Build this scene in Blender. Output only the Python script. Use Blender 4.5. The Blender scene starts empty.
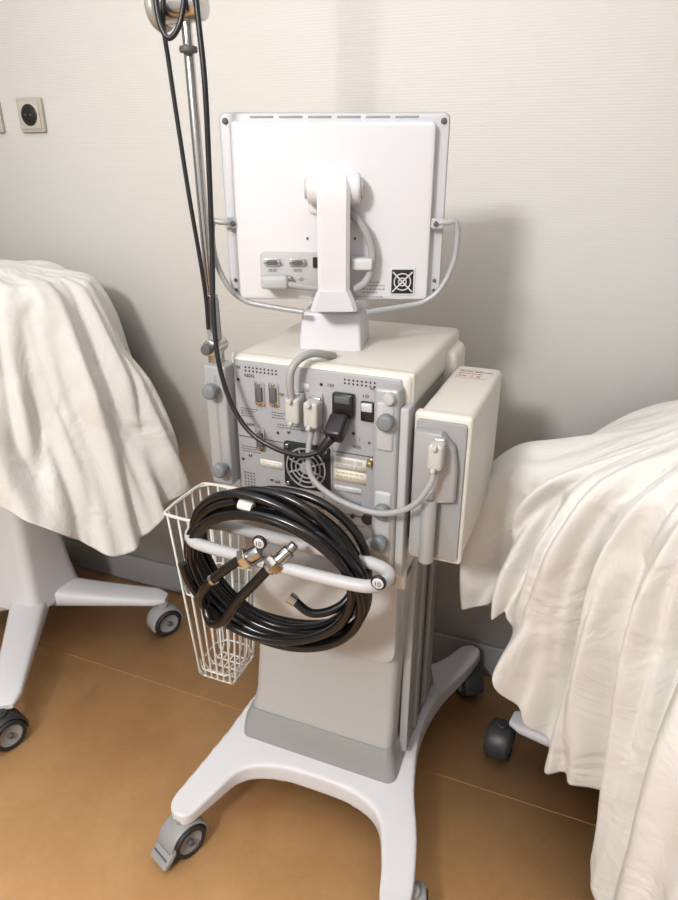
import bpy, bmesh, math, random
from mathutils import Vector, Matrix, noise
random.seed(3)
scene=bpy.context.scene
scene.view_settings.view_transform='Standard'
COL=bpy.context.collection
# ---------------------------------------------------------------- materials
MATS={}
def mat(name,color,rough=.5,metal=0,bump=0,bscale=60,var=0,spec=.5,coat=0):
    if name in MATS: return MATS[name]
    m=bpy.data.materials.new(name); m.use_nodes=True; nt=m.node_tree; b=nt.nodes['Principled BSDF']
    b.inputs['Base Color'].default_value=(*color,1); b.inputs['Roughness'].default_value=rough
    b.inputs['Metallic'].default_value=metal; b.inputs['Specular IOR Level'].default_value=spec
    b.inputs['Coat Weight'].default_value=coat
    tc=nt.nodes.new('ShaderNodeTexCoord'); n=nt.nodes.new('ShaderNodeTexNoise'); n.inputs['Scale'].default_value=bscale
    n.inputs['Detail'].default_value=4; nt.links.new(tc.outputs['Object'],n.inputs['Vector'])
    if var>0:
        mx=nt.nodes.new('ShaderNodeMix'); mx.data_type='RGBA'
        mx.inputs[6].default_value=(*[c*(1-var) for c in color],1); mx.inputs[7].default_value=(*[min(1,c*(1+var)) for c in color],1)
        nt.links.new(n.outputs['Fac'],mx.inputs[0]); nt.links.new(mx.outputs[2],b.inputs['Base Color'])
    if bump>0:
        bp=nt.nodes.new('ShaderNodeBump'); bp.inputs['Strength'].default_value=bump; bp.inputs['Distance'].default_value=.002
        nt.links.new(n.outputs['Fac'],bp.inputs['Height']); nt.links.new(bp.outputs[0],b.inputs['Normal'])
    MATS[name]=m; return m
WHITE=mat('white_plastic',(.65,.65,.68),.48,bump=.05,bscale=400)
WHITE2=mat('white_plastic_cool',(.56,.57,.60),.48)
IVORY=mat('ivory_painted_metal',(.63,.61,.56),.5,var=.03,bscale=20)
GREYL=mat('light_grey_plastic',(.43,.44,.45),.5)
GREYM=mat('mid_grey_plastic',(.28,.285,.29),.5)
GREYP=mat('panel_grey_metal',(.36,.36,.375),.42,metal=.2,var=.05,bscale=30)
GREYD=mat('dark_grey_plastic',(.09,.095,.10),.5)
CASTD=mat('caster_black_plastic',(.03,.031,.034),.45)
RAIL=mat('rail_grey_metal',(.38,.39,.40),.42,metal=.2)
KNOB=mat('knob_grey_blue',(.18,.195,.21),.45)
STEEL=mat('brushed_steel',(.62,.61,.60),.25,metal=1)
CHROME=mat('chrome',(.50,.49,.47),.20,metal=1)
BLACK=mat('black_rubber',(.012,.012,.013),.35)
HOSE=mat('black_hose_rubber',(.005,.005,.006),.24,spec=.48)
CABLE=mat('grey_cable',(.33,.33,.33),.5)
CREAM=mat('cream_connector',(.48,.47,.44),.5)
PAPER=mat('paper_label',(.72,.70,.64),.7)
YEL=mat('yellow_label',(.72,.67,.53),.7)
BRASS=mat('brass',(.42,.35,.2),.4,metal=.8)
RED=mat('red_print',(.5,.08,.06),.6)
INK=mat('ink_print',(.06,.06,.07),.7)
WIRE=mat('white_coated_wire',(.62,.62,.60),.4)
TYRE=mat('caster_tyre',(.02,.02,.022),.6)
HANDLE=mat('handle_grey',(.46,.46,.47),.42)

def ob(name,me,mt=None,parent=None,loc=(0,0,0),rot=(0,0,0),smooth=True):
    o=bpy.data.objects.new(name,me); COL.objects.link(o); o.location=loc; o.rotation_euler=rot
    if mt and not me.materials: me.materials.append(mt)
    if parent: o.parent=parent
    if smooth and hasattr(me,'polygons'):
        for p in me.polygons: p.use_smooth=True
    return o
def auto(me,ang=40):
    bm=bmesh.new(); bm.from_mesh(me)
    for e in bm.edges:
        if len(e.link_faces)==2 and e.calc_face_angle(0)>math.radians(ang): e.smooth=False
    bm.to_mesh(me); bm.free()
def empty(name,loc=(0,0,0),rot=(0,0,0),parent=None):
    o=bpy.data.objects.new(name,None); COL.objects.link(o); o.location=loc; o.rotation_euler=rot
    o.empty_display_size=.1
    if parent: o.parent=parent
    return o
def box(name,x0,x1,y0,y1,z0,z1,mt,parent=None,bev=.004,seg=3,rot=None,taper=None,loc=None):
    bm=bmesh.new(); bmesh.ops.create_cube(bm,size=1)
    c=Vector(((x0+x1)/2,(y0+y1)/2,(z0+z1)/2)); s=(x1-x0,y1-y0,z1-z0)
    for v in bm.verts:
        v.co=Vector((v.co.x*s[0],v.co.y*s[1],v.co.z*s[2]))
        if taper and v.co.z>0: v.co.x*=taper[0]; v.co.y*=taper[1]
    if bev>0: bmesh.ops.bevel(bm,geom=bm.edges[:],offset=min(bev,min(s)*.45),segments=seg,profile=.5,affect='EDGES')
    me=bpy.data.meshes.new(name); bm.to_mesh(me); bm.free(); auto(me,50)
    return ob(name,me,mt,parent,loc=c,rot=rot or (0,0,0))
def cyl(name,p0,p1,r,mt,parent=None,r2=None,bev=.002,seg=32):
    p0=Vector(p0);p1=Vector(p1);d=p1-p0;L=d.length
    bm=bmesh.new(); bmesh.ops.create_cone(bm,cap_ends=True,segments=seg,radius1=r,radius2=r if r2 is None else r2,depth=L)
    if bev>0:
        es=[e for e in bm.edges if abs(e.verts[0].co.z-e.verts[1].co.z)<1e-6]
        bmesh.ops.bevel(bm,geom=es,offset=min(bev,L*.4,r*.4),segments=3,profile=.5,affect='EDGES')
    me=bpy.data.meshes.new(name); bm.to_mesh(me); bm.free(); auto(me,45)
    o=ob(name,me,mt,parent,loc=(p0+p1)/2); o.rotation_euler=d.to_track_quat('Z','Y').to_euler(); return o
def crom(pts,n=10,closed=False):
    P=[Vector(p) for p in pts]; N=len(P); out=[]
    segs=N if closed else N-1
    for i in range(segs):
        if closed: a,b,c,d=P[(i-1)%N],P[i],P[(i+1)%N],P[(i+2)%N]
        else: b,c=P[i],P[i+1]; a=P[i-1] if i>0 else b*2-c; d=P[i+2] if i+2<N else c*2-b
        for k in range(n):
            t=k/n; out.append(.5*((2*b)+(c-a)*t+(2*a-5*b+4*c-d)*t*t+(3*b-a-3*c+d)*t**3))
    if not closed: out.append(P[-1])
    return out
def sweep(bm,pts,r,sides=10,closed=False,caps=True):
    n=len(pts); rings=[]
    T=[]
    for i in range(n):
        a=pts[(i-1)%n] if (closed or i>0) else pts[i]; b=pts[(i+1)%n] if (closed or i<n-1) else pts[i]
        T.append((b-a).normalized())
    up=Vector((0,0,1)) if abs(T[0].z)<.9 else Vector((1,0,0))
    N=(up-T[0]*up.dot(T[0])).normalized()
    for i in range(n):
        N=(N-T[i]*N.dot(T[i])).normalized(); B=T[i].cross(N)
        rr=r(i/(n-1)) if callable(r) else r
        rings.append([bm.verts.new(pts[i]+(N*math.cos(2*math.pi*k/sides)+B*math.sin(2*math.pi*k/sides))*rr) for k in range(sides)])
    for i in range(n if closed else n-1):
        A=rings[i];B2=rings[(i+1)%n]
        off=0
        if closed and i==n-1:
            off=min(range(sides),key=lambda o:(A[0].co-B2[o].co).length)
        for k in range(sides):
            bm.faces.new((A[k],A[(k+1)%sides],B2[(k+1+off)%sides],B2[(k+off)%sides]))
    if caps and not closed:
        bm.faces.new(rings[0][::-1]); bm.faces.new(rings[-1])
def tube(name,pts,r,mt,parent=None,n=10,sides=12,closed=False,smooth=True):
    bm=bmesh.new(); P=crom(pts,n,closed) if smooth else [Vector(p) for p in pts]
    sweep(bm,P,r,sides,closed); bmesh.ops.recalc_face_normals(bm,faces=bm.faces[:])
    me=bpy.data.meshes.new(name); bm.to_mesh(me); bm.free(); auto(me,60); return ob(name,me,mt,parent)
def tubes(name,lst,r,mt,parent=None,n=8,sides=8):
    bm=bmesh.new()
    for pts,closed,sm in lst: sweep(bm,crom(pts,n,closed) if sm else [Vector(p) for p in pts],r,sides,closed)
    bmesh.ops.recalc_face_normals(bm,faces=bm.faces[:])
    me=bpy.data.meshes.new(name); bm.to_mesh(me); bm.free(); return ob(name,me,mt,parent)
def loft(name,sections,mt,parent=None,rad=.02,seg=5):
    bm=bmesh.new(); rings=[]
    for z,x0,x1,y0,y1 in sections:
        ring=[]
        for cx,cy,a0 in ((x1-rad,y1-rad,0),(x0+rad,y1-rad,90),(x0+rad,y0+rad,180),(x1-rad,y0+rad,270)):
            for k in range(seg+1):
                a=math.radians(a0+90*k/seg); ring.append(bm.verts.new((cx+rad*math.cos(a),cy+rad*math.sin(a),z)))
        rings.append(ring)
    n=len(rings[0])
    for A,B in zip(rings,rings[1:]):
        for k in range(n): bm.faces.new((A[k],A[(k+1)%n],B[(k+1)%n],B[k]))
    bm.faces.new(rings[0][::-1]); bm.faces.new(rings[-1])
    me=bpy.data.meshes.new(name); bm.to_mesh(me); bm.free(); auto(me,40); return ob(name,me,mt,parent)
def text(name,s,x,y,z,size,mt,parent=None,rot=(math.pi/2,0,0)):
    cu=bpy.data.curves.new(name,'FONT'); cu.body=s; cu.size=size; cu.extrude=.0002; cu.materials.append(mt)
    o=bpy.data.objects.new(name,cu); COL.objects.link(o); o.location=(x,y,z); o.rotation_euler=rot
    if parent: o.parent=parent
    return o
def plate(name,pts,y0,y1,mt,parent=None,bev=.003):
    bm=bmesh.new(); vs=[bm.verts.new((p[0],y0,p[1])) for p in pts]; f=bm.faces.new(vs)
    r=bmesh.ops.extrude_face_region(bm,geom=[f]); 
    for v in r['geom']:
        if isinstance(v,bmesh.types.BMVert): v.co.y=y1
    bmesh.ops.recalc_face_normals(bm,faces=bm.faces[:])
    if bev>0: bmesh.ops.bevel(bm,geom=[e for e in bm.edges if abs(e.verts[0].co.y-e.verts[1].co.y)<1e-6],offset=bev,segments=2,profile=.5,affect='EDGES')
    me=bpy.data.meshes.new(name); bm.to_mesh(me); bm.free(); auto(me,40); return ob(name,me,mt,parent)
def rrect(x0,x1,z0,z1,r,seg=6):
    out=[]
    for cx,cz,a0 in ((x1-r,z1-r,0),(x0+r,z1-r,90),(x0+r,z0+r,180),(x1-r,z0+r,270)):
        for k in range(seg+1):
            a=math.radians(a0+90*k/seg); out.append((cx+r*math.cos(a),cz+r*math.sin(a)))
    return out
# ---------------------------------------------------------------- room
WY=.40
def wallmat():
    m=bpy.data.materials.new('ribbed_wallpaper'); m.use_nodes=True; nt=m.node_tree; b=nt.nodes['Principled BSDF']
    b.inputs['Base Color'].default_value=(.64,.63,.61,1); b.inputs['Roughness'].default_value=.65
    tc=nt.nodes.new('ShaderNodeTexCoord')
    mp=nt.nodes.new('ShaderNodeMapping'); nt.links.new(tc.outputs['Object'],mp.inputs[0])
    w=nt.nodes.new('ShaderNodeTexWave'); w.bands_direction='Z'; w.inputs['Scale'].default_value=55; w.inputs['Distortion'].default_value=1.2; w.inputs['Detail'].default_value=2; w.inputs['Detail Scale'].default_value=3
    nt.links.new(mp.outputs[0],w.inputs['Vector'])
    n=nt.nodes.new('ShaderNodeTexNoise'); n.inputs['Scale'].default_value=220; nt.links.new(mp.outputs[0],n.inputs['Vector'])
    ad=nt.nodes.new('ShaderNodeMath'); ad.operation='ADD'; nt.links.new(w.outputs['Fac'],ad.inputs[0]); nt.links.new(n.outputs['Fac'],ad.inputs[1])
    bp=nt.nodes.new('ShaderNodeBump'); bp.inputs['Strength'].default_value=.22; bp.inputs['Distance'].default_value=.001
    nt.links.new(ad.outputs[0],bp.inputs['Height']); nt.links.new(bp.outputs[0],b.inputs['Normal'])
    return m
def floormat():
    m=bpy.data.materials.new('ochre_vinyl_floor'); m.use_nodes=True; nt=m.node_tree; b=nt.nodes['Principled BSDF']
    b.inputs['Roughness'].default_value=.40
    tc=nt.nodes.new('ShaderNodeTexCoord')
    n=nt.nodes.new('ShaderNodeTexNoise'); n.inputs['Scale'].default_value=3.5; n.inputs['Detail'].default_value=8; n.inputs['Roughness'].default_value=.65; nt.links.new(tc.outputs['Object'],n.inputs['Vector'])
    r=nt.nodes.new('ShaderNodeValToRGB'); e=r.color_ramp.elements
    e[0].position=.32; e[0].color=(.66,.36,.15,1); e[1].position=.68; e[1].color=(.86,.52,.245,1)
    nt.links.new(n.outputs['Fac'],r.inputs[0])
    n2=nt.nodes.new('ShaderNodeTexNoise'); n2.inputs['Scale'].default_value=90; n2.inputs['Detail'].default_value=3; nt.links.new(tc.outputs['Object'],n2.inputs['Vector'])
    mx=nt.nodes.new('ShaderNodeMix'); mx.data_type='RGBA'; mx.blend_type='MULTIPLY'; mx.inputs[0].default_value=.12
    nt.links.new(r.outputs[0],mx.inputs[6]); nt.links.new(n2.outputs['Color'],mx.inputs[7])
    # worn, dirty patches
    n3=nt.nodes.new('ShaderNodeTexNoise'); n3.inputs['Scale'].default_value=9; n3.inputs['Detail'].default_value=10; n3.inputs['Roughness'].default_value=.75; n3.inputs['Distortion'].default_value=.8
    nt.links.new(tc.outputs['Object'],n3.inputs['Vector'])
    mr=nt.nodes.new('ShaderNodeMapRange'); mr.inputs[1].default_value=.60; mr.inputs[2].default_value=.74; mr.inputs[3].default_value=0; mr.inputs[4].default_value=.5
    nt.links.new(n3.outputs['Fac'],mr.inputs[0])
    mx3=nt.nodes.new('ShaderNodeMix'); mx3.data_type='RGBA'; mx3.inputs[7].default_value=(.36,.21,.11,1)
    nt.links.new(mr.outputs[0],mx3.inputs[0]); nt.links.new(mx.outputs[2],mx3.inputs[6])
    v=nt.nodes.new('ShaderNodeTexVoronoi'); v.inputs['Scale'].default_value=5.2; nt.links.new(tc.outputs['Object'],v.inputs['Vector'])
    lt=nt.nodes.new('ShaderNodeMapRange'); lt.inputs[1].default_value=.012; lt.inputs[2].default_value=.035; lt.inputs[3].default_value=.6; lt.inputs[4].default_value=0
    nt.links.new(v.outputs['Distance'],lt.inputs[0])
    mx2=nt.nodes.new('ShaderNodeMix'); mx2.data_type='RGBA'; mx2.inputs[7].default_value=(.14,.10,.07,1)
    nt.links.new(lt.outputs[0],mx2.inputs[0]); nt.links.new(mx3.outputs[2],mx2.inputs[6]); nt.links.new(mx2.outputs[2],b.inputs['Base Color'])
    return m
WM=wallmat(); FM=floormat(); CM=mat('ceiling_paint',(.80,.79,.78),.8)
box('wall_back',-2.6,2.2,WY,WY+.1,0,2.6,WM,bev=0)
box('wall_left',-2.7,-2.6,-3.4,WY+.1,0,2.6,WM,bev=0)
box('wall_right',2.2,2.3,-3.4,WY+.1,0,2.6,WM,bev=0)
box('floor',-2.7,2.3,-3.4,WY+.1,-.1,0,FM,bev=0)
box('ceiling',-2.7,2.3,-3.4,WY+.1,2.6,2.7,CM,bev=0)
BB=mat('baseboard_grey',(.25,.25,.25),.5)
box('baseboard_back',-2.6,2.2,WY-.012,WY-.0005,.0,.10,BB,bev=.003)
SEAM=mat('floor_seam',(.42,.23,.10),.9,spec=.1)
box('trim_1',-2.6,2.2,.015,.0175,.0,.0002,SEAM,bev=0)
def outlet(name,x,z):
    e=empty(name,(x,WY,z))
    plate('frame',rrect(-.041,.041,-.041,.041,.004),-.010,-.0005,mat('outlet_frame',(.42,.39,.34),.4),e,.002)
    plate('inner_plate',rrect(-.033,.033,-.033,.033,.003),-.013,-.009,mat('outlet_frame2',(.46,.43,.38),.4),e,.0015)
    cyl('socket_ring',(0,-.016,0),(0,-.010,0),.026,BLACK,e)
    cyl('socket_well',(0,-.017,0),(0,-.012,0),.019,mat('socket_black',(.004,.004,.004),.5),e)
    cyl('pin_left',(-.009,-.019,0),(-.009,-.012,0),.003,GREYD,e); cyl('pin_right',(.009,-.019,0),(.009,-.012,0),.003,GREYD,e)
outlet('wall_outlet',-1.026,1.438); outlet('wall_outlet.001',-1.172,1.438)

# ---------------------------------------------------------------- casters / bases
def caster(parent,x,y,ang,r=.038,pedal=False,body=GREYM,nm='caster'):
    e=empty(nm,(x,y,0),(0,0,ang),parent)
    for s in (-1,1):
        bm=bmesh.new()
        prof=[(0,.004),(r*.5,.006),(r*.62,.009),(r*.72,.009),(r*.74,.012),(r*.93,.012),(r,.008),(r,-.006),(r*.9,-.011),(0,-.011)]
        rings=[]; N=40
        for pr,pz in prof:
            if pr==0: rings.append([bm.verts.new((s*(.018)+s*pz,0,r))]); continue
            rings.append([bm.verts.new((s*.018+s*pz,pr*math.cos(2*math.pi*k/N),r+pr*math.sin(2*math.pi*k/N))) for k in range(N)])
        for i,(A,B) in enumerate(zip(rings,rings[1:])):
            for k in range(N):
                if len(A)==1: f=bm.faces.new((A[0],B[k],B[(k+1)%N]))
                elif len(B)==1: f=bm.faces.new((A[k],A[(k+1)%N],B[0]))
                else: f=bm.faces.new((A[k],A[(k+1)%N],B[(k+1)%N],B[k]))
                f.material_index=0 if i in (0,1,2) else 1
        bmesh.ops.recalc_face_normals(bm,faces=bm.faces[:])
        me=bpy.data.meshes.new('wheel'); bm.to_mesh(me); bm.free(); me.materials.append(GREYM if body is CASTD else body); me.materials.append(TYRE); auto(me,45)
        ob('wheel',me,None,e)
    bm=bmesh.new()
    inner=r+.003; outer=r+.009
    A=[math.radians(a) for a in range(-10,200,12)]
    prev=None
    for a in A:
        ring=[bm.verts.new((xx,rr*math.cos(a),r+rr*math.sin(a))) for xx,rr in ((-.026,inner),(-.026,outer-.003),(-.020,outer),(.020,outer),(.026,outer-.003),(.026,inner))]
        if prev:
            for k in range(6): bm.faces.new((prev[k],prev[(k+1)%6],ring[(k+1)%6],ring[k]))
        else: bm.faces.new(ring)
        prev=ring
    bm.faces.new(prev[::-1]); bmesh.ops.recalc_face_normals(bm,faces=bm.faces[:])
    me=bpy.data.meshes.new('hood'); bm.to_mesh(me); bm.free(); auto(me,45); ob('hood',me,body,e)
    box('fork_web',-.005,.005,-.025,.025,r-.015,r*2,body,e,.002)
    cyl('axle',(-.033,0,r),(.033,0,r),.007,GREYD,e)
    cyl('swivel_stem',(0,0,r*2-.002),(0,0,r*2+.018),.014,body,e)
    if pedal:
        box('brake_pedal',-.028,.028,-r-.034,-r+.018,r*.62,r*.62+.014,body,e,.005,rot=(math.radians(45),0,0))
        for k in range(3): box('pedal_rib',-.022,.022,-r-.020+k*.011,-r-.016+k*.011,r*.75-.003+k*.0105,r*.75+.003+k*.0105,GREYD,e,.001)
    return e
def base_mesh(name,outline,z0,z1,mt,parent,zf,vox=.006):
    bm=bmesh.new(); P=crom([(a,b,z0) for a,b in outline],6,True)
    vs=[bm.verts.new(p) for p in P]; f=bm.faces.new(vs)
    r=bmesh.ops.extrude_face_region(bm,geom=[f])
    for v in r['geom']:
        if isinstance(v,bmesh.types.BMVert): v.co.z=z1
    bmesh.ops.recalc_face_normals(bm,faces=bm.faces[:])
    bmesh.ops.triangulate(bm,faces=bm.faces[:])
    me=bpy.data.meshes.new(name); bm.to_mesh(me); bm.free()
    o=ob(name,me,mt,parent)
    md=o.modifiers.new('r','REMESH'); md.mode='VOXEL'; md.voxel_size=vox
    s=o.modifiers.new('s','SMOOTH'); s.iterations=6; s.factor=.6
    dg=bpy.context.evaluated_depsgraph_get(); me2=bpy.data.meshes.new_from_object(o.evaluated_get(dg))
    o.modifiers.clear(); o.data=me2
    for v in me2.vertices:
        k=(v.co.z-z0)/(z1-z0); lo,hi=zf(v.co.x,v.co.y); v.co.z=lo+k*(hi-lo)
    for p in me2.polygons: p.use_smooth=True
    if not me2.materials: me2.materials.append(mt)
    return o
# ---------------------------------------------------------------- ventilator
V=empty('medical_ventilator')
def zf(x,y):
    d=min(1,max(0,abs(y)-.10)/.26)
    return (.085-.003*d,.150-.038*d**.8)
outl=[(-.228,-.355),(-.182,-.372),(-.155,-.31),(-.125,-.240),(-.06,-.208),(.03,-.20),(.12,-.205),(.185,-.235),(.220,-.31),(.244,-.385),(.292,-.375),
      (.275,-.26),(.235,-.14),(.212,0),(.225,.13),(.262,.25),(.28,.35),(.235,.36),(.20,.28),(.15,.22),(.03,.20),(-.09,.22),(-.15,.28),(-.185,.36),(-.235,.35),
      (-.225,.25),(-.20,.13),(-.19,0),(-.20,-.14),(-.218,-.26)]
base_mesh('base',outl,.08,.14,WHITE,V,zf)
caster(V,-.200,-.362,math.radians(-22),pedal=True)
caster(V,.288,-.330,math.radians(-165),pedal=True)
caster(V,.258,.31,math.radians(40),body=CASTD)
caster(V,-.215,.31,math.radians(160),body=CASTD)
loft('column_lower',[(.20,-.150,.180,-.150,.16),(.26,-.138,.182,-.140,.155),(.36,-.128,.184,-.140,.15),(.48,-.118,.188,-.143,.15),(.64,-.105,.195,-.150,.15)],mat('column_grey',(.41,.415,.42),.42),V,.018)
loft('column_foot',[(.125,-.168,.198,-.165,.175),(.15,-.167,.197,-.164,.174),(.19,-.160,.190,-.160,.168),(.215,-.150,.181,-.152,.160)],mat('foot_grey',(.28,.285,.29),.42),V,.02)
plate('column_upper_cover',rrect(-.112,.188,.455,.66,.03),-.168,-.13,mat('cover_grey',(.46,.465,.47),.42),V,.006)
for i,(yy,w,mt_) in enumerate([(-.10,.02,RAIL),(-.06,.012,GREYM),(-.03,.02,RAIL),(.01,.014,GREYD),(.05,.04,RAIL),(.10,.012,GREYM)]):
    box('side_rail_%d'%i,.186,.203-.003*(i%2),yy,yy+w,.17,.68,mt_,V,.002)
# cabinet
box('cabinet_body',-.098,.198,-.185,.11,.66,1.0,IVORY,V,.006)
box('cabinet_top',-.104,.206,-.203,.125,.985,1.045,IVORY,V,.010,4)
box('cabinet_corner_shroud',.165,.222,.02,.125,.90,1.025,IVORY,V,.02,5)
box('panel_surround',-.108,.208,-.196,-.180,.655,1.046,mat('surround_ivory',(.58,.565,.52),.45),V,.004)
plate('rear_panel',rrect(-.098,.192,.665,1.038,.004),-.206,-.192,GREYP,V,.002)
yP=-.206
for x0,x1,z0,z1 in [(-.095,.19,.903,.9045),(.062,.0632,.78,1.0),(-.095,.19,.79,.7915)]:
    box('panel_seam',x0,x1,yP-.0006,yP+.001,z0,z1,GREYD,V,0)
bm=bmesh.new()
def dot(x,z,r):
    c=bm.verts.new((x,yP-.0006,z)); R_=[bm.verts.new((x+r*math.cos(a*math.pi/5),yP-.0006,z+r*math.sin(a*math.pi/5))) for a in range(10)]
    for k in range(10): bm.faces.new((c,R_[k],R_[(k+1)%10]))
for i in range(9):
    for j in range(2): dot(-.075+i*.007,1.028-j*.006,.0017)
for i in range(8):
    for j in range(2): dot(.10+i*.007,1.028-j*.006,.0017)
for i in range(4):
    for j in range(8): dot(-.088+i*.006,.835-j*.006,.0016)
for x,z in [(-.09,1.005),(.06,1.015),(-.09,.86),(.18,.905),(.0,.80),(.07,.905),(-.02,.92),(.18,.80),(.115,.94)]: dot(x,z,.0028)
bmesh.ops.recalc_face_normals(bm,faces=bm.faces[:])
me=bpy.data.meshes.new('panel_holes'); bm.to_mesh(me); bm.free(); ob('panel_holes',me,mat('hole_dark',(.02,.02,.02),.8),V,smooth=False)
for x,z in [(-.088,1.028),(.145,1.020),(-.01,.99),(-.075,.87),(.155,.935),(.06,.935),(-.035,.83),(.065,.79),(.0,.925)]:
    cyl('panel_screw',(x,yP-.002,z),(x,yP+.001,z),.0035,CHROME,V,bev=.001,seg=14)
def dsub(x,z,parent=V,y=yP,vert=True,w=.009,h=.021):
    if not vert: w,h=h,w
    plate('serial_port_shell',rrect(x-w,x+w,z-h,z+h,.003),y-.003,y+.001,STEEL,parent,.001)
    k=.62
    plate('serial_port_face',rrect(x-w*k,x+w*k,z-h*k,z+h*k,.003),y-.007,y-.002,GREYD,parent,.001)
    for s in (-1,1):
        p=(x,y-.007,z+s*h*.82) if vert else (x+s*w*.82,y-.007,z)
        cyl('jack_screw',p,(p[0],y,p[2]),.0028,CHROME,parent,bev=.0005,seg=6)
dsub(-.050,.985); dsub(-.024,.987); dsub(-.053,.903)
def plugc(x,z,y=yP,parent=V,w=.012,h=.024,nm='data_plug'):
    box(nm+'_shell',x-w*.8,x+w*.8,y-.012,y,z-h,z+h,STEEL,parent,.002)
    box(nm+'_body',x-w,x+w,y-.034,y-.010,z-h*.92,z+h*.92,CREAM,parent,.005)
    for s in (-1,1): cyl(nm+'_screw',(x,y-.042,z+s*h*.78),(x,y-.008,z+s*h*.78),.0038,CREAM,parent)
plugc(.022,.975); plugc(.054,.972)
box('mains_inlet',.082,.118,yP-.012,yP,.968,1.008,BLACK,V,.004)
box('mains_fuse_drawer',.087,.113,yP-.014,yP,.992,1.004,GREYD,V,.002)
box('power_switch_bezel',.128,.150,yP-.006,yP,.965,.998,BLACK,V,.003)
box('power_switch_rocker',.130,.148,yP-.009,yP,.982,.996,WHITE2,V,.002,rot=(math.radians(8),0,0))
box('power_plug_body',.084,.114,yP-.052,yP-.010,.946,.972,BLACK,V,.006,rot=(math.radians(35),0,0))
cyl('power_plug_strain_relief',(.096,yP-.045,.948),(.078,yP-.055,.922),.0085,BLACK,V,r2=.006)
fx,fz=.034,.868
plate('fan_frame',rrect(fx-.042,fx+.042,fz-.042,fz+.042,.006),yP-.006,yP,BLACK,V,.002)
plate('fan_frame_corner_plate',rrect(fx-.045,fx+.045,fz-.045,fz+.045,.006),yP-.002,yP,GREYM,V,.001)
for r_ in (.035,.026,.018):
    tube('fan_guard_ring',[(fx+r_*math.cos(a*math.pi/12),yP-.009,fz+r_*math.sin(a*math.pi/12)) for a in range(24)],.0017,GREYM,V,n=2,sides=6,closed=True)
for a in range(4):
    c,s=math.cos(a*math.pi/4+.4),math.sin(a*math.pi/4+.4)
    tube('fan_guard_spoke',[(fx-c*.037,yP-.008,fz-s*.037),(fx+c*.037,yP-.008,fz+s*.037)],.0017,GREYM,V,n=1,sides=6)
cyl('fan_hub',(fx,yP-.012,fz),(fx,yP-.004,fz),.011,GREYM,V)
for a in range(4):
    q=a*math.pi/2+.785; cyl('fan_screw',(fx+.049*math.cos(q),yP-.010,fz+.049*math.sin(q)),(fx+.049*math.cos(q),yP-.004,fz+.049*math.sin(q)),.004,CHROME,V)
def label(x0,x1,z0,z1,mt_=PAPER,lines=4,y=yP,th=.22,barcode=False,name='label'):
    box(name,x0,x1,y-.0007,y+.0005,z0,z1,mt_,V,0)
    bm=bmesh.new()
    def quad(a,b,c,d):
        bm.faces.new([bm.verts.new((a,y-.0010,c)),bm.verts.new((b,y-.0010,c)),bm.verts.new((b,y-.0010,d)),bm.verts.new((a,y-.0010,d))])
    h=(z1-z0)/(lines+1)
    zt_=z1
    if barcode:
        x=x0+.004
        while x<x1-.006:
            w=random.uniform(.0005,.0014); quad(x,x+w,z1-(z1-z0)*.50,z1-(z1-z0)*.15); x+=w+random.uniform(.0006,.0014)
        zt_=z1-(z1-z0)*.42; h=(zt_-z0)/(lines+1)
    for i in range(lines):
        zz=zt_-h*(i+.85); x=x0+.003
        end=x0+(x1-x0)*random.uniform(.6,.95)
        while x<end:
            w=min(random.uniform(.003,.008),max(.001,end-x)); quad(x,x+w,zz,zz+h*th); x+=w+.0018
    me=bpy.data.meshes.new(name+'_print'); bm.to_mesh(me); bm.free(); ob(name+'_print',me,mat('print_grey',(.32,.30,.26),.7),V,smooth=False)
label(.082,.138,.873,.8955,PAPER,1,barcode=True); label(.082,.138,.851,.8728,YEL,2)
label(-.056,-.014,.852,.866,PAPER,2); label(-.006,.019,.806,.815,PAPER,1)
label(.082,.130,.832,.843,WHITE2,1); label(.085,.130,.808,.818,mat('label_blue',(.2,.26,.36),.6),1)
label(.026,.039,1.000,1.013,WHITE2,2)
cyl('equipotential_post',(.147,yP-.016,.896),(.147,yP,.896),.005,BRASS,V); cyl('equipotential_nut',(.147,yP-.005,.896),(.147,yP,.896),.008,BRASS,V,seg=6)
cyl('round_port',(.142,yP-.005,.79),(.142,yP,.79),.010,BLACK,V)
cyl('round_port_small',(.115,yP-.005,.79),(.115,yP,.79),.004,BLACK,V)
for t,x,z in [('RS232',-.078,1.012),('12V',.070,1.013),('ALARM',-.088,.925),('VOL',.115,.915),('!',.125,.928),('#',.14,.926),('O2',.06,.822),('AIR',-.03,.825),('I O',.130,1.003)]:
    text('print',t,x,yP-.001,z,.0075,INK,V)
def printlines(x0,z0,n,w,dz=.0045,mt_=INK,y=None,parent=V):
    bm=bmesh.new(); y=(yP if y is None else y)-.0008
    for i in range(n):
        x=x0; e=x0+w*random.uniform(.6,1)
        while x<e:
            ww=random.uniform(.002,.006); a,b,c,d=x,x+ww,z0-i*dz,z0-i*dz+dz*.32
            bm.faces.new([bm.verts.new((a,y,c)),bm.verts.new((b,y,c)),bm.verts.new((b,y,d)),bm.verts.new((a,y,d))]); x+=ww+.0014
    me=bpy.data.meshes.new('small_print'); bm.to_mesh(me); bm.free(); ob('small_print',me,mt_,parent,smooth=False)
printlines(-.088,.955,4,.03); printlines(-.03,.955,3,.03); printlines(.09,.772,4,.05); printlines(-.02,.935,2,.05); printlines(-.09,.885,3,.035)
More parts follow.
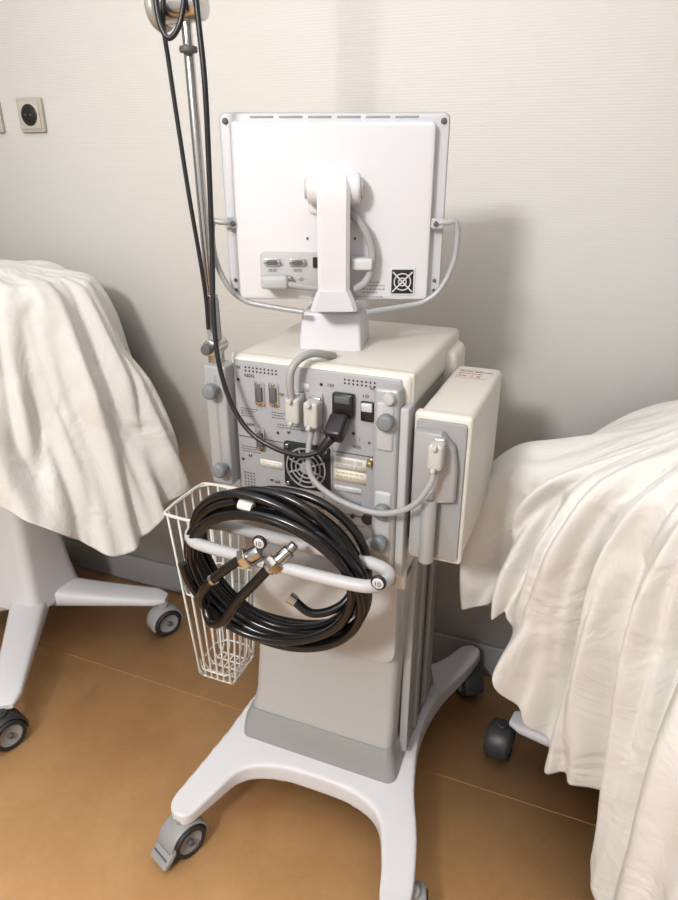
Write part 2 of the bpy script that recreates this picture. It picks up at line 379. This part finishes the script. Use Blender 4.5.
# bracket rails with clamp knobs
box('rail_left',-.142,-.102,-.228,-.185,.815,1.03,RAIL,V,.004)
box('rail_left_slot',-.124,-.118,-.2285,-.22,.83,1.015,GREYM,V,.001)
box('rail_right',.156,.196,-.232,-.200,.72,1.03,RAIL,V,.006)
box('rail_right_plate',.162,.190,-.236,-.225,.93,1.01,GREYL,V,.008)
box('rail_right_plate_low',.162,.190,-.236,-.225,.74,.86,GREYL,V,.008)
box('rail_right_channel',.196,.210,-.225,-.19,.70,1.0,GREYL,V,.003)
def knob(x,z,y=-.235,r=.013):
    cyl('clamp_knob',(x,y-.018,z),(x,y,z),r,KNOB,V,bev=.005); cyl('clamp_knob_collar',(x,y-.004,z),(x,y+.006,z),r*.7,CHROME,V)
knob(-.122,.992); knob(-.116,.850); knob(.180,.982); knob(.178,.830); knob(.176,.772)
cyl('eyelet',(.183,-.245,1.018),(.183,-.23,1.018),.009,GREYL,V)
# side module
box('side_module_case',.218,.302,-.200,.06,.745,.992,IVORY,V,.010,4)
box('side_module_front_rim',.216,.304,-.216,-.196,.742,.996,IVORY,V,.006)
plate('side_module_front',rrect(.221,.298,.750,.986,.006),-.221,-.212,GREYM,V,.002)
plate('side_module_bulge',[(.223,.975),(.264,.975),(.284,.955),(.290,.92),(.290,.865),(.223,.850)],-.240,-.220,GREYP,V,.006)
plate('side_module_lower_plate',rrect(.223,.261,.752,.85,.004),-.232,-.220,RAIL,V,.003)
cyl('side_module_latch',(.252,-.238,.752),(.252,-.238,.865),.012,RAIL,V,bev=.004)
cyl('side_module_latch_cap',(.252,-.238,.865),(.252,-.238,.882),.008,GREYL,V,bev=.003)
plugc(.264,.950,-.240,w=.011,h=.022,nm='module_plug')
box('side_module_gap',.206,.219,-.19,.05,.76,.96,GREYD,V,.002)
text('module_label','CAUTION: EXPIRATORY',.232,.020,.9925,.0055,INK,V,rot=(0,0,0))
text('module_label','DO NOT COVER',.232,.008,.9925,.0055,RED,V,rot=(0,0,0))
text('module_label','-><-  /\\  ][',.232,-.008,.9925,.010,INK,V,rot=(0,0,0))
box('module_label_line',.232,.285,-.016,-.0152,.9920,.9923,RED,V,0); box('module_label_line',.232,.27,.030,.0308,.9920,.9923,RED,V,0)
# grey cables
tube('grey_cable_top',[(.022,-.236,.994),(.022,-.240,1.02),(.024,-.238,1.043),(.032,-.226,1.058),(.044,-.205,1.063),(.056,-.180,1.056),(.060,-.155,1.048)],.0062,CABLE,V)
tube('grey_cable_module',[(.054,-.228,.950),(.051,-.24,.912),(.060,-.25,.874),(.094,-.255,.850),(.14,-.262,.840),(.19,-.268,.842),(.234,-.272,.866),(.258,-.270,.903),(.264,-.262,.930)],.0048,CABLE,V)
# cart handle
loop=[(-.098,-.290),(-.121,-.300),(-.126,-.325),(-.111,-.348),(-.075,-.358),(.05,-.364),(.168,-.366),(.206,-.358),(.219,-.335),(.209,-.312),(.16,-.300),(.05,-.295),(-.05,-.290)]
tube('handle_loop',[(a,b,.772) for a,b in loop],.0100,HANDLE,V,closed=True)
for x in (-.07,.155):
    tube('handle_arm',[(x,-.295,.772),(x,-.25,.763),(x,-.19,.742)],.0095,HANDLE,V)
# monitor
M=empty('monitor',(.036,-.090,1.267),(math.radians(1.5),0,math.radians(21)),V)
plate('monitor_bezel',rrect(-.173,.173,-.138,.137,.010),-.008,.030,GREYL,M,.004)
plate('monitor_rim',rrect(-.171,.171,-.136,.135,.010),-.016,-.006,WHITE2,M,.003)
plate('monitor_back',rrect(-.154,.150,-.136,.125,.008),-.034,-.012,WHITE,M,.006)
box('screen',-.158,.158,.029,.0315,-.12,.12,mat('screen_black',(.01,.01,.012),.15),M,.001)
for i in range(6): box('top_vent_slot',-.125+i*.043,-.09+i*.043,-.0167,-.012,.1290,.1322,GREYM,M,.0003)
for sx in (-1,1):
    for zz in (.125,-.108,-.124):
        cyl('corner_screw',(sx*.162,-.019,zz),(sx*.162,-.014,zz),.0045 if zz>0 else .003,GREYD,M)
for x in (-.042,.032): cyl('back_hole',(x,-.0352,-.040),(x,-.034,-.040),.002,GREYD,M,bev=0)
plate('hinge_plate',rrect(-.040,.040,-.004,.058,.010),-.040,-.03,WHITE,M,.004)
cyl('tilt_hinge',(-.040,-.052,.034),(.040,-.052,.034),.022,WHITE,M,bev=.006)
cyl('tilt_hinge_cap',(.036,-.052,.034),(.0435,-.052,.034),.015,GREYL,M); cyl('tilt_hinge_cap',(-.0435,-.052,.034),(-.034,-.052,.034),.015,GREYL,M)
plate('port_recess',rrect(-.118,-.018,-.118,-.060,.008),-.0365,-.033,mat('recess_grey',(.46,.46,.46),.5),M,.001)
dsub(-.098,-.076,M,-.0365,vert=False,w=.006,h=.013); dsub(-.058,-.076,M,-.0365,vert=False,w=.006,h=.013)
plate('small_port',rrect(-.034,-.024,-.084,-.068,.001),-.039,-.036,BLACK,M,0)
for t,x,z in [('1010',-.106,-.091),('1010',-.066,-.091),('-O-',-.058,-.105)]: text('print',t,x,-.037,z,.007,INK,M)
box('monitor_plug_shell',-.116,-.068,-.052,-.036,-.110,-.096,STEEL,M,.002)
box('monitor_plug',-.114,-.072,-.072,-.045,-.112,-.092,GREYL,M,.005)
tube('monitor_plug_cable',[(-.078,-.062,-.104),(-.05,-.062,-.109),(-.02,-.058,-.112),(.0,-.05,-.110)],.005,CABLE,M)
plate('monitor_vent_frame',rrect(.088,.129,-.128,-.084,.003),-.036,-.033,WHITE2,M,.001)
plate('monitor_vent',rrect(.091,.126,-.125,-.087,.002),-.0368,-.033,BLACK,M,.001)
for a in (1,3):
    c,s=math.cos(a*math.pi/4),math.sin(a*math.pi/4); tube('vent_spoke',[(.1085-c*.022,-.038,-.106-s*.022),(.1085+c*.022,-.038,-.106+s*.022)],.0012,WHITE2,M,n=1,sides=6)
for r_ in (.006,.013):
    tube('vent_ring',[(.1085+r_*math.cos(a*math.pi/8),-.038,-.106+r_*math.sin(a*math.pi/8)) for a in range(16)],.0011,WHITE2,M,n=2,sides=6,closed=True)
printlines(.045,-.108,4,.04,dz=.0055,mt_=GREYM,y=-.0345,parent=M); printlines(.03,-.131,2,.055,dz=.004,mt_=GREYM,y=-.0345,parent=M)
tube('monitor_cable',[(.018,-.045,.006),(.030,-.05,-.004),(.048,-.052,-.026),(.058,-.052,-.053),(.058,-.052,-.083),(.048,-.055,-.104),(.030,-.06,-.114)],.0062,CABLE,M)
box('cable_clip',.026,.060,-.064,-.034,-.084,-.066,WHITE2,M,.004)
def slab(name,pts,w0,w1,th,mt_,parent):
    bm=bmesh.new(); P=crom([(0,a,b) for a,b in pts],8); n=len(P); rings=[]
    for i,p in enumerate(P):
        t=i/(n-1); w=w0+(w1-w0)*t; a=P[max(0,i-1)];b=P[min(n-1,i+1)]; T=(b-a).normalized(); N=Vector((0,-T.z,T.y))
        if N.y>0: N=-N
        ring=[]
        for cx,cn in ((w-.006,0),(w,.006),(w,th-.006),(w-.006,th),(-w+.006,th),(-w,th-.006),(-w,.006),(-w+.006,0)):
            ring.append(bm.verts.new(p+Vector((cx,0,0))-N*cn))
        rings.append(ring)
    for A,B in zip(rings,rings[1:]):
        for k in range(8): bm.faces.new((A[k],A[(k+1)%8],B[(k+1)%8],B[k]))
    bm.faces.new(rings[0]); bm.faces.new(rings[-1][::-1]); bmesh.ops.recalc_face_normals(bm,faces=bm.faces[:])
    me=bpy.data.meshes.new(name); bm.to_mesh(me); bm.free(); auto(me,35); return ob(name,me,mt_,parent)
slab('neck_arm',[(-.060,.056),(-.078,.042),(-.084,.015),(-.084,-.06),(-.080,-.125)],.0245,.0245,.03,WHITE,M)
slab('neck_flare',[(-.086,-.112),(-.087,-.125),(-.088,-.142)],.026,.037,.055,WHITE2,M)
for k in (1,-1):
    tube('guard_rod',[(k*.153,-.03,-.018),(k*.175,-.032,-.016),(k*.190,-.03,-.020),(k*.190,-.03,-.070),(k*.172,-.03,-.116),(k*.145,-.03,-.139),(k*.11,-.035,-.146),(k*.05,-.05,-.152)],.0044,RAIL,M)
    box('guard_rod_mount',k*.160-.010,k*.160+.010,-.034,-.016,-.026,-.010,GREYL,M,.003)
    cyl('guard_rod_screw',(k*.157,-.037,-.018),(k*.157,-.032,-.018),.004,GREYD,M)
B=empty('neck_block',(.027,-.062,1.045),(0,0,math.radians(12)),V)
box('neck_base',-.055,.052,-.055,.055,-.004,.062,WHITE,B,.006,4,taper=(.92,.88))
cyl('swivel_disc',(0,-.02,.060),(0,-.02,.080),.036,GREYL,B)

# ---------------------------------------------------------------- wire basket
W=empty('wire_basket')
L=[]
def rectpts(x0,x1,y0,y1,z,r=.02):
    return [(x0+r,y0,z),(x1-r,y0,z),(x1,y0+r,z),(x1,y1-r,z),(x1-r,y1,z),(x0+r,y1,z),(x0,y1-r,z),(x0,y0+r,z)]
tx0,tx1,ty0,ty1=-.280,-.135,-.205,-.06; bx0,bx1,by0,by1=-.250,-.160,-.190,-.09
zt,zb=.708,.30
def lerp(a,b,t): return a+(b-a)*t
for t in (0,.45,.93):
    L.append((rectpts(lerp(tx0,bx0,t),lerp(tx1,bx1,t),lerp(ty0,by0,t),lerp(ty1,by1,t),lerp(zt,zb,t)),True,False))
for i in range(6):
    f=(i+.5)/6
    xt=lerp(tx0,tx1,f);xb=lerp(bx0,bx1,f)
    L.append(([(xt,ty0,zt),(xb,by0,zb+.015),(xb,by0+.01,zb),(xb,by1-.01,zb),(xb,by1,zb+.015),(xt,ty1,zt)],False,False))
for i in range(5):
    f=(i+.5)/5
    yt=lerp(ty0,ty1,f);yb=lerp(by0,by1,f)
    L.append(([(tx0,yt,zt),(bx0,yb,zb+.015),(bx0+.01,yb,zb),(bx1-.01,yb,zb),(bx1,yb,zb+.015),(tx1,yt,zt)],False,False))
tubes('wires',L,.0021,WIRE,W)
tube('rim',rectpts(tx0,tx1,ty0,ty1,zt+.001),.0034,WIRE,W,n=4,closed=True,sides=8)
tube('hanger_hook',[(tx1-.004,-.16,zt),(-.118,-.16,zt+.005),(-.104,-.16,zt-.01)],.003,WIRE,W)
# ---------------------------------------------------------------- coiled hoses
H=empty('coiled_gas_hose')
def coil(cx,cz,rx,rz,y0,turns,ph,seed,drift=.012):
    pts=[]; N=turns*26
    for i in range(N+1):
        a=ph+2*math.pi*i/26; t=i/N
        j=noise.noise(Vector((seed*7.1,i*.13,0)))*.022; k=noise.noise(Vector((seed*3.3,i*.09,5)))*.014
        z=cz+(rz+j)*math.sin(a); x=cx+(rx+j)*math.cos(a)
        y=y0+k+drift*(t-.5)*2+(z-cz)*-.10
        pts.append((x+k*.8,y,z))
    return pts
tube('hose_a',coil(.014,.730,.150,.143,-.306,3,.3,1,.020),.0072,HOSE,H,n=3,sides=10)
tube('hose_b',coil(.024,.738,.135,.134,-.322,3,1.9,2,.026),.0072,HOSE,H,n=3,sides=10)
tube('hose_c',coil(.028,.722,.154,.129,-.334,3,3.1,5,.020),.0072,HOSE,H,n=3,sides=10)
tube('hose_d',coil(.018,.728,.142,.120,-.342,2,4.2,8,.018),.0072,HOSE,H,n=3,sides=10)
tube('hose_end_a',[(-.095,-.355,.672),(-.072,-.375,.639),(-.036,-.388,.660),(-.007,-.388,.708),(.026,-.383,.750),(.045,-.378,.775)],.0080,HOSE,H)
tube('hose_end_b',[(-.072,-.35,.628),(-.088,-.37,.670),(-.065,-.385,.718),(-.028,-.385,.758),(-.000,-.380,.782)],.0080,HOSE,H)
tube('hose_tail_a',[(.070,-.355,.710),(.105,-.35,.688),(.145,-.325,.70),(.165,-.29,.74)],.0072,HOSE,H)
cyl('gas_fitting_a',(.042,-.378,.770),(.070,-.355,.800),.011,CHROME,H,bev=.003); cyl('gas_nut_a',(.046,-.375,.774),(.055,-.367,.785),.016,CHROME,H,seg=6)
cyl('gas_fitting_tip_a',(.068,-.356,.798),(.076,-.349,.808),.0075,CHROME,H)
cyl('gas_fitting_b',(-.002,-.382,.778),(.030,-.372,.799),.012,CHROME,H,bev=.003); cyl('gas_nut_b',(.002,-.381,.780),(.013,-.378,.788),.017,CHROME,H,seg=6)
for x,z in ((.036,.822),(.222,.800)):
    cyl('number_tag',(x,-.388,z),(x,-.382,z),.0115,BLACK,H); cyl('number_tag_face',(x,-.389,z),(x,-.386,z),.0085,WHITE2,H)
    text('number_print','10',x-.006,-.3895,z-.004,.011,INK,H)
    cyl('number_tag_stem',(x,-.384,z),(x-.006,-.355,z-.018),.005,CHROME,H)
cyl('hose_label',(-.014,-.352,.861),(.008,-.352,.857),.0086,PAPER,H,bev=0)
cyl('crimp_ring',(.066,-.356,.713),(.077,-.355,.706),.0088,CHROME,H,bev=0); cyl('crimp_ring',(-.053,-.386,.733),(-.048,-.386,.737),.0094,CHROME,H,bev=0)

# ---------------------------------------------------------------- support arm
A=empty('articulated_support_arm')
cyl('upper_pole',(-.132,-.205,1.125),(-.137,-.205,1.52),.0075,STEEL,A)
cyl('lower_pole',(-.130,-.205,1.068),(-.131,-.205,1.135),.0115,GREYM,A,bev=.004)
cyl('lower_pole_collar',(-.131,-.205,1.132),(-.1312,-.205,1.142),.0105,STEEL,A)
cyl('hinge_barrel',(-.130,-.225,1.058),(-.130,-.185,1.058),.0135,STEEL,A)
box('hinge_yoke',-.1415,-.1185,-.215,-.195,1.028,1.058,STEEL,A,.004)
cyl('hinge_knob',(-.130,-.237,1.058),(-.130,-.224,1.058),.009,GREYD,A)
cyl('elbow_barrel',(-.168,-.205,1.530),(-.110,-.205,1.535),.022,STEEL,A,bev=.003)
cyl('elbow_knob',(-.186,-.205,1.529),(-.170,-.205,1.531),.028,mat('knob_light',(.36,.35,.33),.4,metal=.3),A,bev=.006)
cyl('elbow_knob_inner',(-.190,-.205,1.529),(-.184,-.205,1.529),.016,GREYM,A)
cyl('forearm_pole',(-.140,-.205,1.54),(-.140,-.21,1.86),.0095,STEEL,A)
cyl('forearm_socket',(-.140,-.205,1.545),(-.140,-.206,1.60),.014,GREYD,A)
P_=empty('power_cord',parent=V)
tube('cord_loop',[(-.165,-.225,1.60),(-.162,-.235,1.54),(-.155,-.24,1.505),(-.142,-.24,1.490),(-.126,-.235,1.51),(-.120,-.225,1.56),(-.12,-.22,1.64)],.0038,BLACK,P_)
tube('cord_thin',[(-.145,-.222,1.60),(-.158,-.228,1.52),(-.158,-.224,1.46),(-.153,-.222,1.38),(-.145,-.222,1.29),(-.135,-.222,1.20),(-.130,-.222,1.14),(-.128,-.225,1.09)],.0033,BLACK,P_)
tube('cord_main',[(-.108,-.222,1.66),(-.106,-.225,1.54),(-.100,-.228,1.44),(-.103,-.228,1.33),(-.107,-.23,1.21),(-.106,-.24,1.13),(-.098,-.25,1.05),(-.078,-.255,.985),(-.046,-.258,.940),(-.001,-.26,.918),(.047,-.262,.913),(.077,-.257,.922)],.0040,BLACK,P_)
cyl('cord_tie',(-.131,-.214,1.475),(-.131,-.214,1.483),.0125,GREYD,A)

# ---------------------------------------------------------------- draped sheets
def clothmat():
    m=bpy.data.materials.new('white_cotton_sheet'); m.use_nodes=True; nt=m.node_tree; b=nt.nodes['Principled BSDF']
    b.inputs['Base Color'].default_value=(.68,.67,.65,1); b.inputs['Roughness'].default_value=.85; b.inputs['Sheen Weight'].default_value=.05
    tc=nt.nodes.new('ShaderNodeTexCoord'); n=nt.nodes.new('ShaderNodeTexNoise'); n.inputs['Scale'].default_value=5; n.inputs['Detail'].default_value=6; n.inputs['Distortion'].default_value=2.5
    nt.links.new(tc.outputs['Object'],n.inputs['Vector'])
    bp=nt.nodes.new('ShaderNodeBump'); bp.inputs['Strength'].default_value=.5; bp.inputs['Distance'].default_value=.02
    nt.links.new(n.outputs['Fac'],bp.inputs['Height']); nt.links.new(bp.outputs[0],b.inputs['Normal']); return m
CLOTH=clothmat()
def cr(a,b,c,d,t): return .5*((2*b)+(c-a)*t+(2*a-5*b+4*c-d)*t*t+(3*b-a-3*c+d)*t**3)
def drape(name,cols,parent,seed,amp=.08,freq=2.4,NU=180,NV=76,frames=40,shrink=-.03,goal=.2,bend=4,f3a=0.0):
    nc=len(cols); G=[[Vector(p) for p in c] for c in cols]; nr=len(cols[0])
    def colpt(i,v):
        c=G[i%nc]; x=v*(nr-1); k=min(int(x),nr-2); t=x-k
        a=c[k-1] if k>0 else c[0]*2-c[1]; d=c[k+2] if k+2<nr else c[-1]*2-c[-2]
        return cr(a,c[k],c[k+1],d,t)
    pts=[]
    for j in range(NV+1):
        v=.03+.97*j/NV; C_=[colpt(i,v) for i in range(nc)]; row=[]
        for i in range(NU):
            x=i/NU*nc; k=int(x); t=x-k
            row.append(cr(C_[(k-1)%nc],C_[k%nc],C_[(k+1)%nc],C_[(k+2)%nc],t))
        pts.append(row)
    bm=bmesh.new(); VV=[]
    cen=bm.verts.new(G[0][0])
    for j in range(NV+1):
        v=j/NV; row=[]
        for i in range(NU):
            a=pts[j][(i+1)%NU]-pts[j][(i-1)%NU]; b=pts[min(NV,j+1)][i]-pts[max(0,j-1)][i]
            n=a.cross(b); n=n.normalized() if n.length>1e-9 else Vector((0,0,1))
            th=2*math.pi*i/NU
            f1=noise.noise(Vector((math.cos(th)*freq+v*.9,math.sin(th)*freq,seed+v*.6)))
            f2=.3-abs(noise.noise(Vector((math.cos(th)*freq*1.7-v*1.2,math.sin(th)*freq*1.7+v*.7,seed+7+v*.6))))
            p=pts[j][i]; w=max(0,min(1,(v-.15)/.4))
            f3=noise.noise(Vector((p.x*7+p.z*3,p.y*7,p.z*5+seed)))
            row.append(bm.verts.new(p+n*(amp*(f1+.8*f2)*w+f3a*f3*min(1,v*3))))
        VV.append(row)
    for i in range(NU): bm.faces.new((cen,VV[0][i],VV[0][(i+1)%NU]))
    for j in range(NV):
        for i in range(NU): bm.faces.new((VV[j][i],VV[j+1][i],VV[j+1][(i+1)%NU],VV[j][(i+1)%NU]))
    bmesh.ops.recalc_face_normals(bm,faces=bm.faces[:])
    me=bpy.data.meshes.new(name); bm.to_mesh(me); bm.free(); o=ob(name,me,CLOTH,parent)
    g=o.vertex_groups.new(name='pin'); g.add(list(range(1+NU*6)),1.0,'REPLACE')
    for j in range(6,NV+1): g.add(list(range(1+NU*j,1+NU*(j+1))),goal,'REPLACE')
    c=o.modifiers.new('cloth','CLOTH'); s=c.settings
    s.quality=5; s.mass=.3; s.tension_stiffness=30; s.compression_stiffness=30; s.shear_stiffness=15; s.bending_stiffness=bend
    s.tension_damping=5;s.compression_damping=5; s.shear_damping=5; s.bending_damping=.5; s.air_damping=1
    s.shrink_min=shrink; s.vertex_group_mass='pin'; s.pin_stiffness=1.0
    c.collision_settings.use_collision=False
    c.point_cache.frame_start=1; c.point_cache.frame_end=frames
    for f in range(1,frames+1): scene.frame_set(f)
    dg=bpy.context.evaluated_depsgraph_get(); me2=bpy.data.meshes.new_from_object(o.evaluated_get(dg))
    o.modifiers.clear(); o.data=me2; scene.frame_set(1)
    for v in me2.vertices:
        v.co.y=min(v.co.y,WY-.015); v.co.z=max(v.co.z,.012)
    for p in me2.polygons: p.use_smooth=True
    q=o.modifiers.new('sub','SUBSURF'); q.levels=1; q.render_levels=1
    s=o.modifiers.new('thick','SOLIDIFY'); s.thickness=.0018
    return o
def cart_base(parent,hub,tips):
    hx,hy=hub
    for tx,ty in tips:
        d=Vector((tx-hx,ty-hy,0)); L=d.length; d.normalize(); n=Vector((-d.y,d.x,0))
        bm=bmesh.new(); rings=[]
        for k in range(15):
            t=k/14; p=Vector((hx,hy,0))+d*L*t; w=.055-.020*t; top=.175-.060*t**.6; bot=.092
            if k==14: w*=.6; top-=.008
            ring=[]
            for a in range(16):
                q=2*math.pi*a/16; c,s=math.cos(q),math.sin(q)
                c=math.copysign(abs(c)**.5,c); s=math.copysign(abs(s)**.5,s)
                ring.append(bm.verts.new(p+n*w*c+Vector((0,0,(top+bot)/2+s*(top-bot)/2))))
            rings.append(ring)
        for A_,B_ in zip(rings,rings[1:]):
            for a in range(16): bm.faces.new((A_[a],A_[(a+1)%16],B_[(a+1)%16],B_[a]))
        bm.faces.new(rings[0]); bm.faces.new(rings[-1]); bmesh.ops.recalc_face_normals(bm,faces=bm.faces[:])
        me=bpy.data.meshes.new('leg'); bm.to_mesh(me); bm.free(); auto(me,60); ob('leg',me,WHITE,parent)
LC=empty('sheet_covered_cart')
cart_base(LC,(-1.04,.10),[(-.66,.24),(-.77,-.28),(-1.36,-.18),(-1.22,.30)])
for x,y,a,bd in [(-.655,.215,-.5,GREYM),(-.765,-.295,-.3,CASTD),(-1.36,-.2,.5,CASTD),(-1.20,.31,1.0,CASTD)]: caster(LC,x,y,a,r=.041,body=bd)
loft('cart_column',[(.12,-1.16,-.94,.0,.2),(.2,-1.14,-.95,.01,.19),(.32,-1.11,-.96,.02,.18),(.5,-1.10,-.965,.03,.18),(.8,-1.10,-.965,.03,.18)],WHITE,LC,.03)
loft('covered_machine',[(.6,-1.15,-.82,-.02,.25),(1.0,-1.15,-.85,-.0,.25)],GREYL,LC,.03)
T_=(-.98,.11,1.095)
drape('sheet',[
 [T_,(-1.2,-.08,1.07),(-1.26,-.16,.84),(-1.28,-.2,.65),(-1.3,-.2,.60)],
 [T_,(-1.0,-.10,1.085),(-1.0,-.18,.87),(-1.0,-.22,.75),(-1.0,-.24,.68)],
 [T_,(-.86,-.04,1.08),(-.81,-.10,.87),(-.78,-.13,.72),(-.77,-.13,.60)],
 [T_,(-.79,.06,1.075),(-.71,.03,.86),(-.65,.02,.65),(-.61,.01,.43)],
 [T_,(-.77,.17,1.07),(-.69,.17,.87),(-.62,.17,.66),(-.575,.18,.50)],
 [T_,(-.80,.27,1.07),(-.75,.33,.85),(-.72,.34,.65),(-.71,.34,.52)],
 [T_,(-1.0,.30,1.08),(-1.0,.35,.85),(-1.0,.36,.65),(-1.0,.36,.50)],
 [T_,(-1.2,.25,1.07),(-1.27,.30,.85),(-1.3,.30,.65),(-1.3,.30,.50)],
 [T_,(-1.25,.08,1.07),(-1.35,.06,.85),(-1.38,.05,.65),(-1.4,.05,.50)],
],LC,11.3,amp=.10,freq=2.8,shrink=-.028,bend=4,f3a=.008,goal=.20)
RC=empty('sheet_covered_trolley')
cart_base(RC,(.80,.08),[(.395,.155),(.70,-.20),(1.15,.2),(1.05,-.25)])
for x,y,a in [(.375,.135,-.1),(.70,-.21,.2),(1.15,.2,1.0),(1.05,-.25,.4)]: caster(RC,x,y,a,r=.039,body=CASTD)
loft('trolley_column',[(.12,.68,.92,-.02,.18),(.2,.70,.90,0,.17),(.6,.72,.88,.02,.16)],WHITE,RC,.03)
loft('covered_equipment',[(.55,.68,.95,-.04,.2),(.88,.70,.95,-.02,.2)],GREYL,RC,.03)
T_=(.80,.03,1.05)
drape('sheet',[
 [T_,(.78,.28,.97),(.76,.34,.78),(.74,.35,.55),(.74,.35,.42)],
 [T_,(.58,.26,.90),(.47,.29,.78),(.41,.30,.62),(.37,.29,.50)],
 [T_,(.45,.13,.87),(.335,.13,.79),(.290,.10,.65),(.278,.07,.50)],
 [T_,(.46,-.02,.89),(.36,-.02,.81),(.325,-.01,.68),(.320,.0,.54)],
 [T_,(.51,-.07,.91),(.44,-.08,.79),(.410,-.06,.65),(.39,-.03,.55)],
 [T_,(.57,-.12,.93),(.50,-.13,.78),(.475,-.10,.52),(.460,-.06,.26)],
 [T_,(.63,-.17,.96),(.565,-.19,.78),(.55,-.16,.50),(.550,-.13,.24)],
 [T_,(.70,-.20,.99),(.64,-.25,.78),(.615,-.25,.45),(.605,-.25,.03)],
 [T_,(.82,-.22,1.01),(.80,-.31,.78),(.78,-.37,.42),(.76,-.41,.03)],
 [T_,(1.0,-.15,1.01),(1.06,-.22,.78),(1.09,-.28,.42),(1.1,-.3,.05)],
 [T_,(1.05,.08,1.01),(1.15,.08,.78),(1.18,.08,.5),(1.2,.08,.3)],
 [T_,(.98,.26,.99),(1.04,.33,.78),(1.06,.34,.55),(1.06,.34,.4)],
],RC,4.7,amp=.095,freq=3.4,shrink=-.022,bend=3.5,goal=.22,f3a=.006)

# ---------------------------------------------------------------- light
def area(name,loc,target,size,power,color):
    l=bpy.data.lights.new(name,'AREA'); l.shape='RECTANGLE'; l.size=size[0]; l.size_y=size[1]; l.energy=power; l.color=color
    o=bpy.data.objects.new(name,l); COL.objects.link(o); o.location=loc; o.rotation_euler=(Vector(target)-Vector(loc)).to_track_quat('-Z','Y').to_euler(); return o
area('ceiling_lamp_light',(-.25,-2.7,2.5),(0,-.2,.3),(.40,.35),78,(1,.975,.945))
area('ceiling_fill_light',(-.3,-1.4,2.58),(-.3,-1.4,0),(3.2,2.6),34,(1,.98,.955))
w=bpy.data.worlds.new('world'); scene.world=w; w.use_nodes=True; w.node_tree.nodes['Background'].inputs[0].default_value=(1,.985,.96,1); w.node_tree.nodes['Background'].inputs[1].default_value=.62
# ---------------------------------------------------------------- camera
ca=bpy.data.cameras.new('camera'); ca.sensor_fit='HORIZONTAL'; ca.sensor_width=36; ca.lens=36*670/678; ca.clip_start=.02
co=bpy.data.objects.new('camera',ca); COL.objects.link(co); co.location=(.463,-1.129,1.35); co.rotation_euler=(math.radians(66),0,math.radians(22)); scene.camera=co
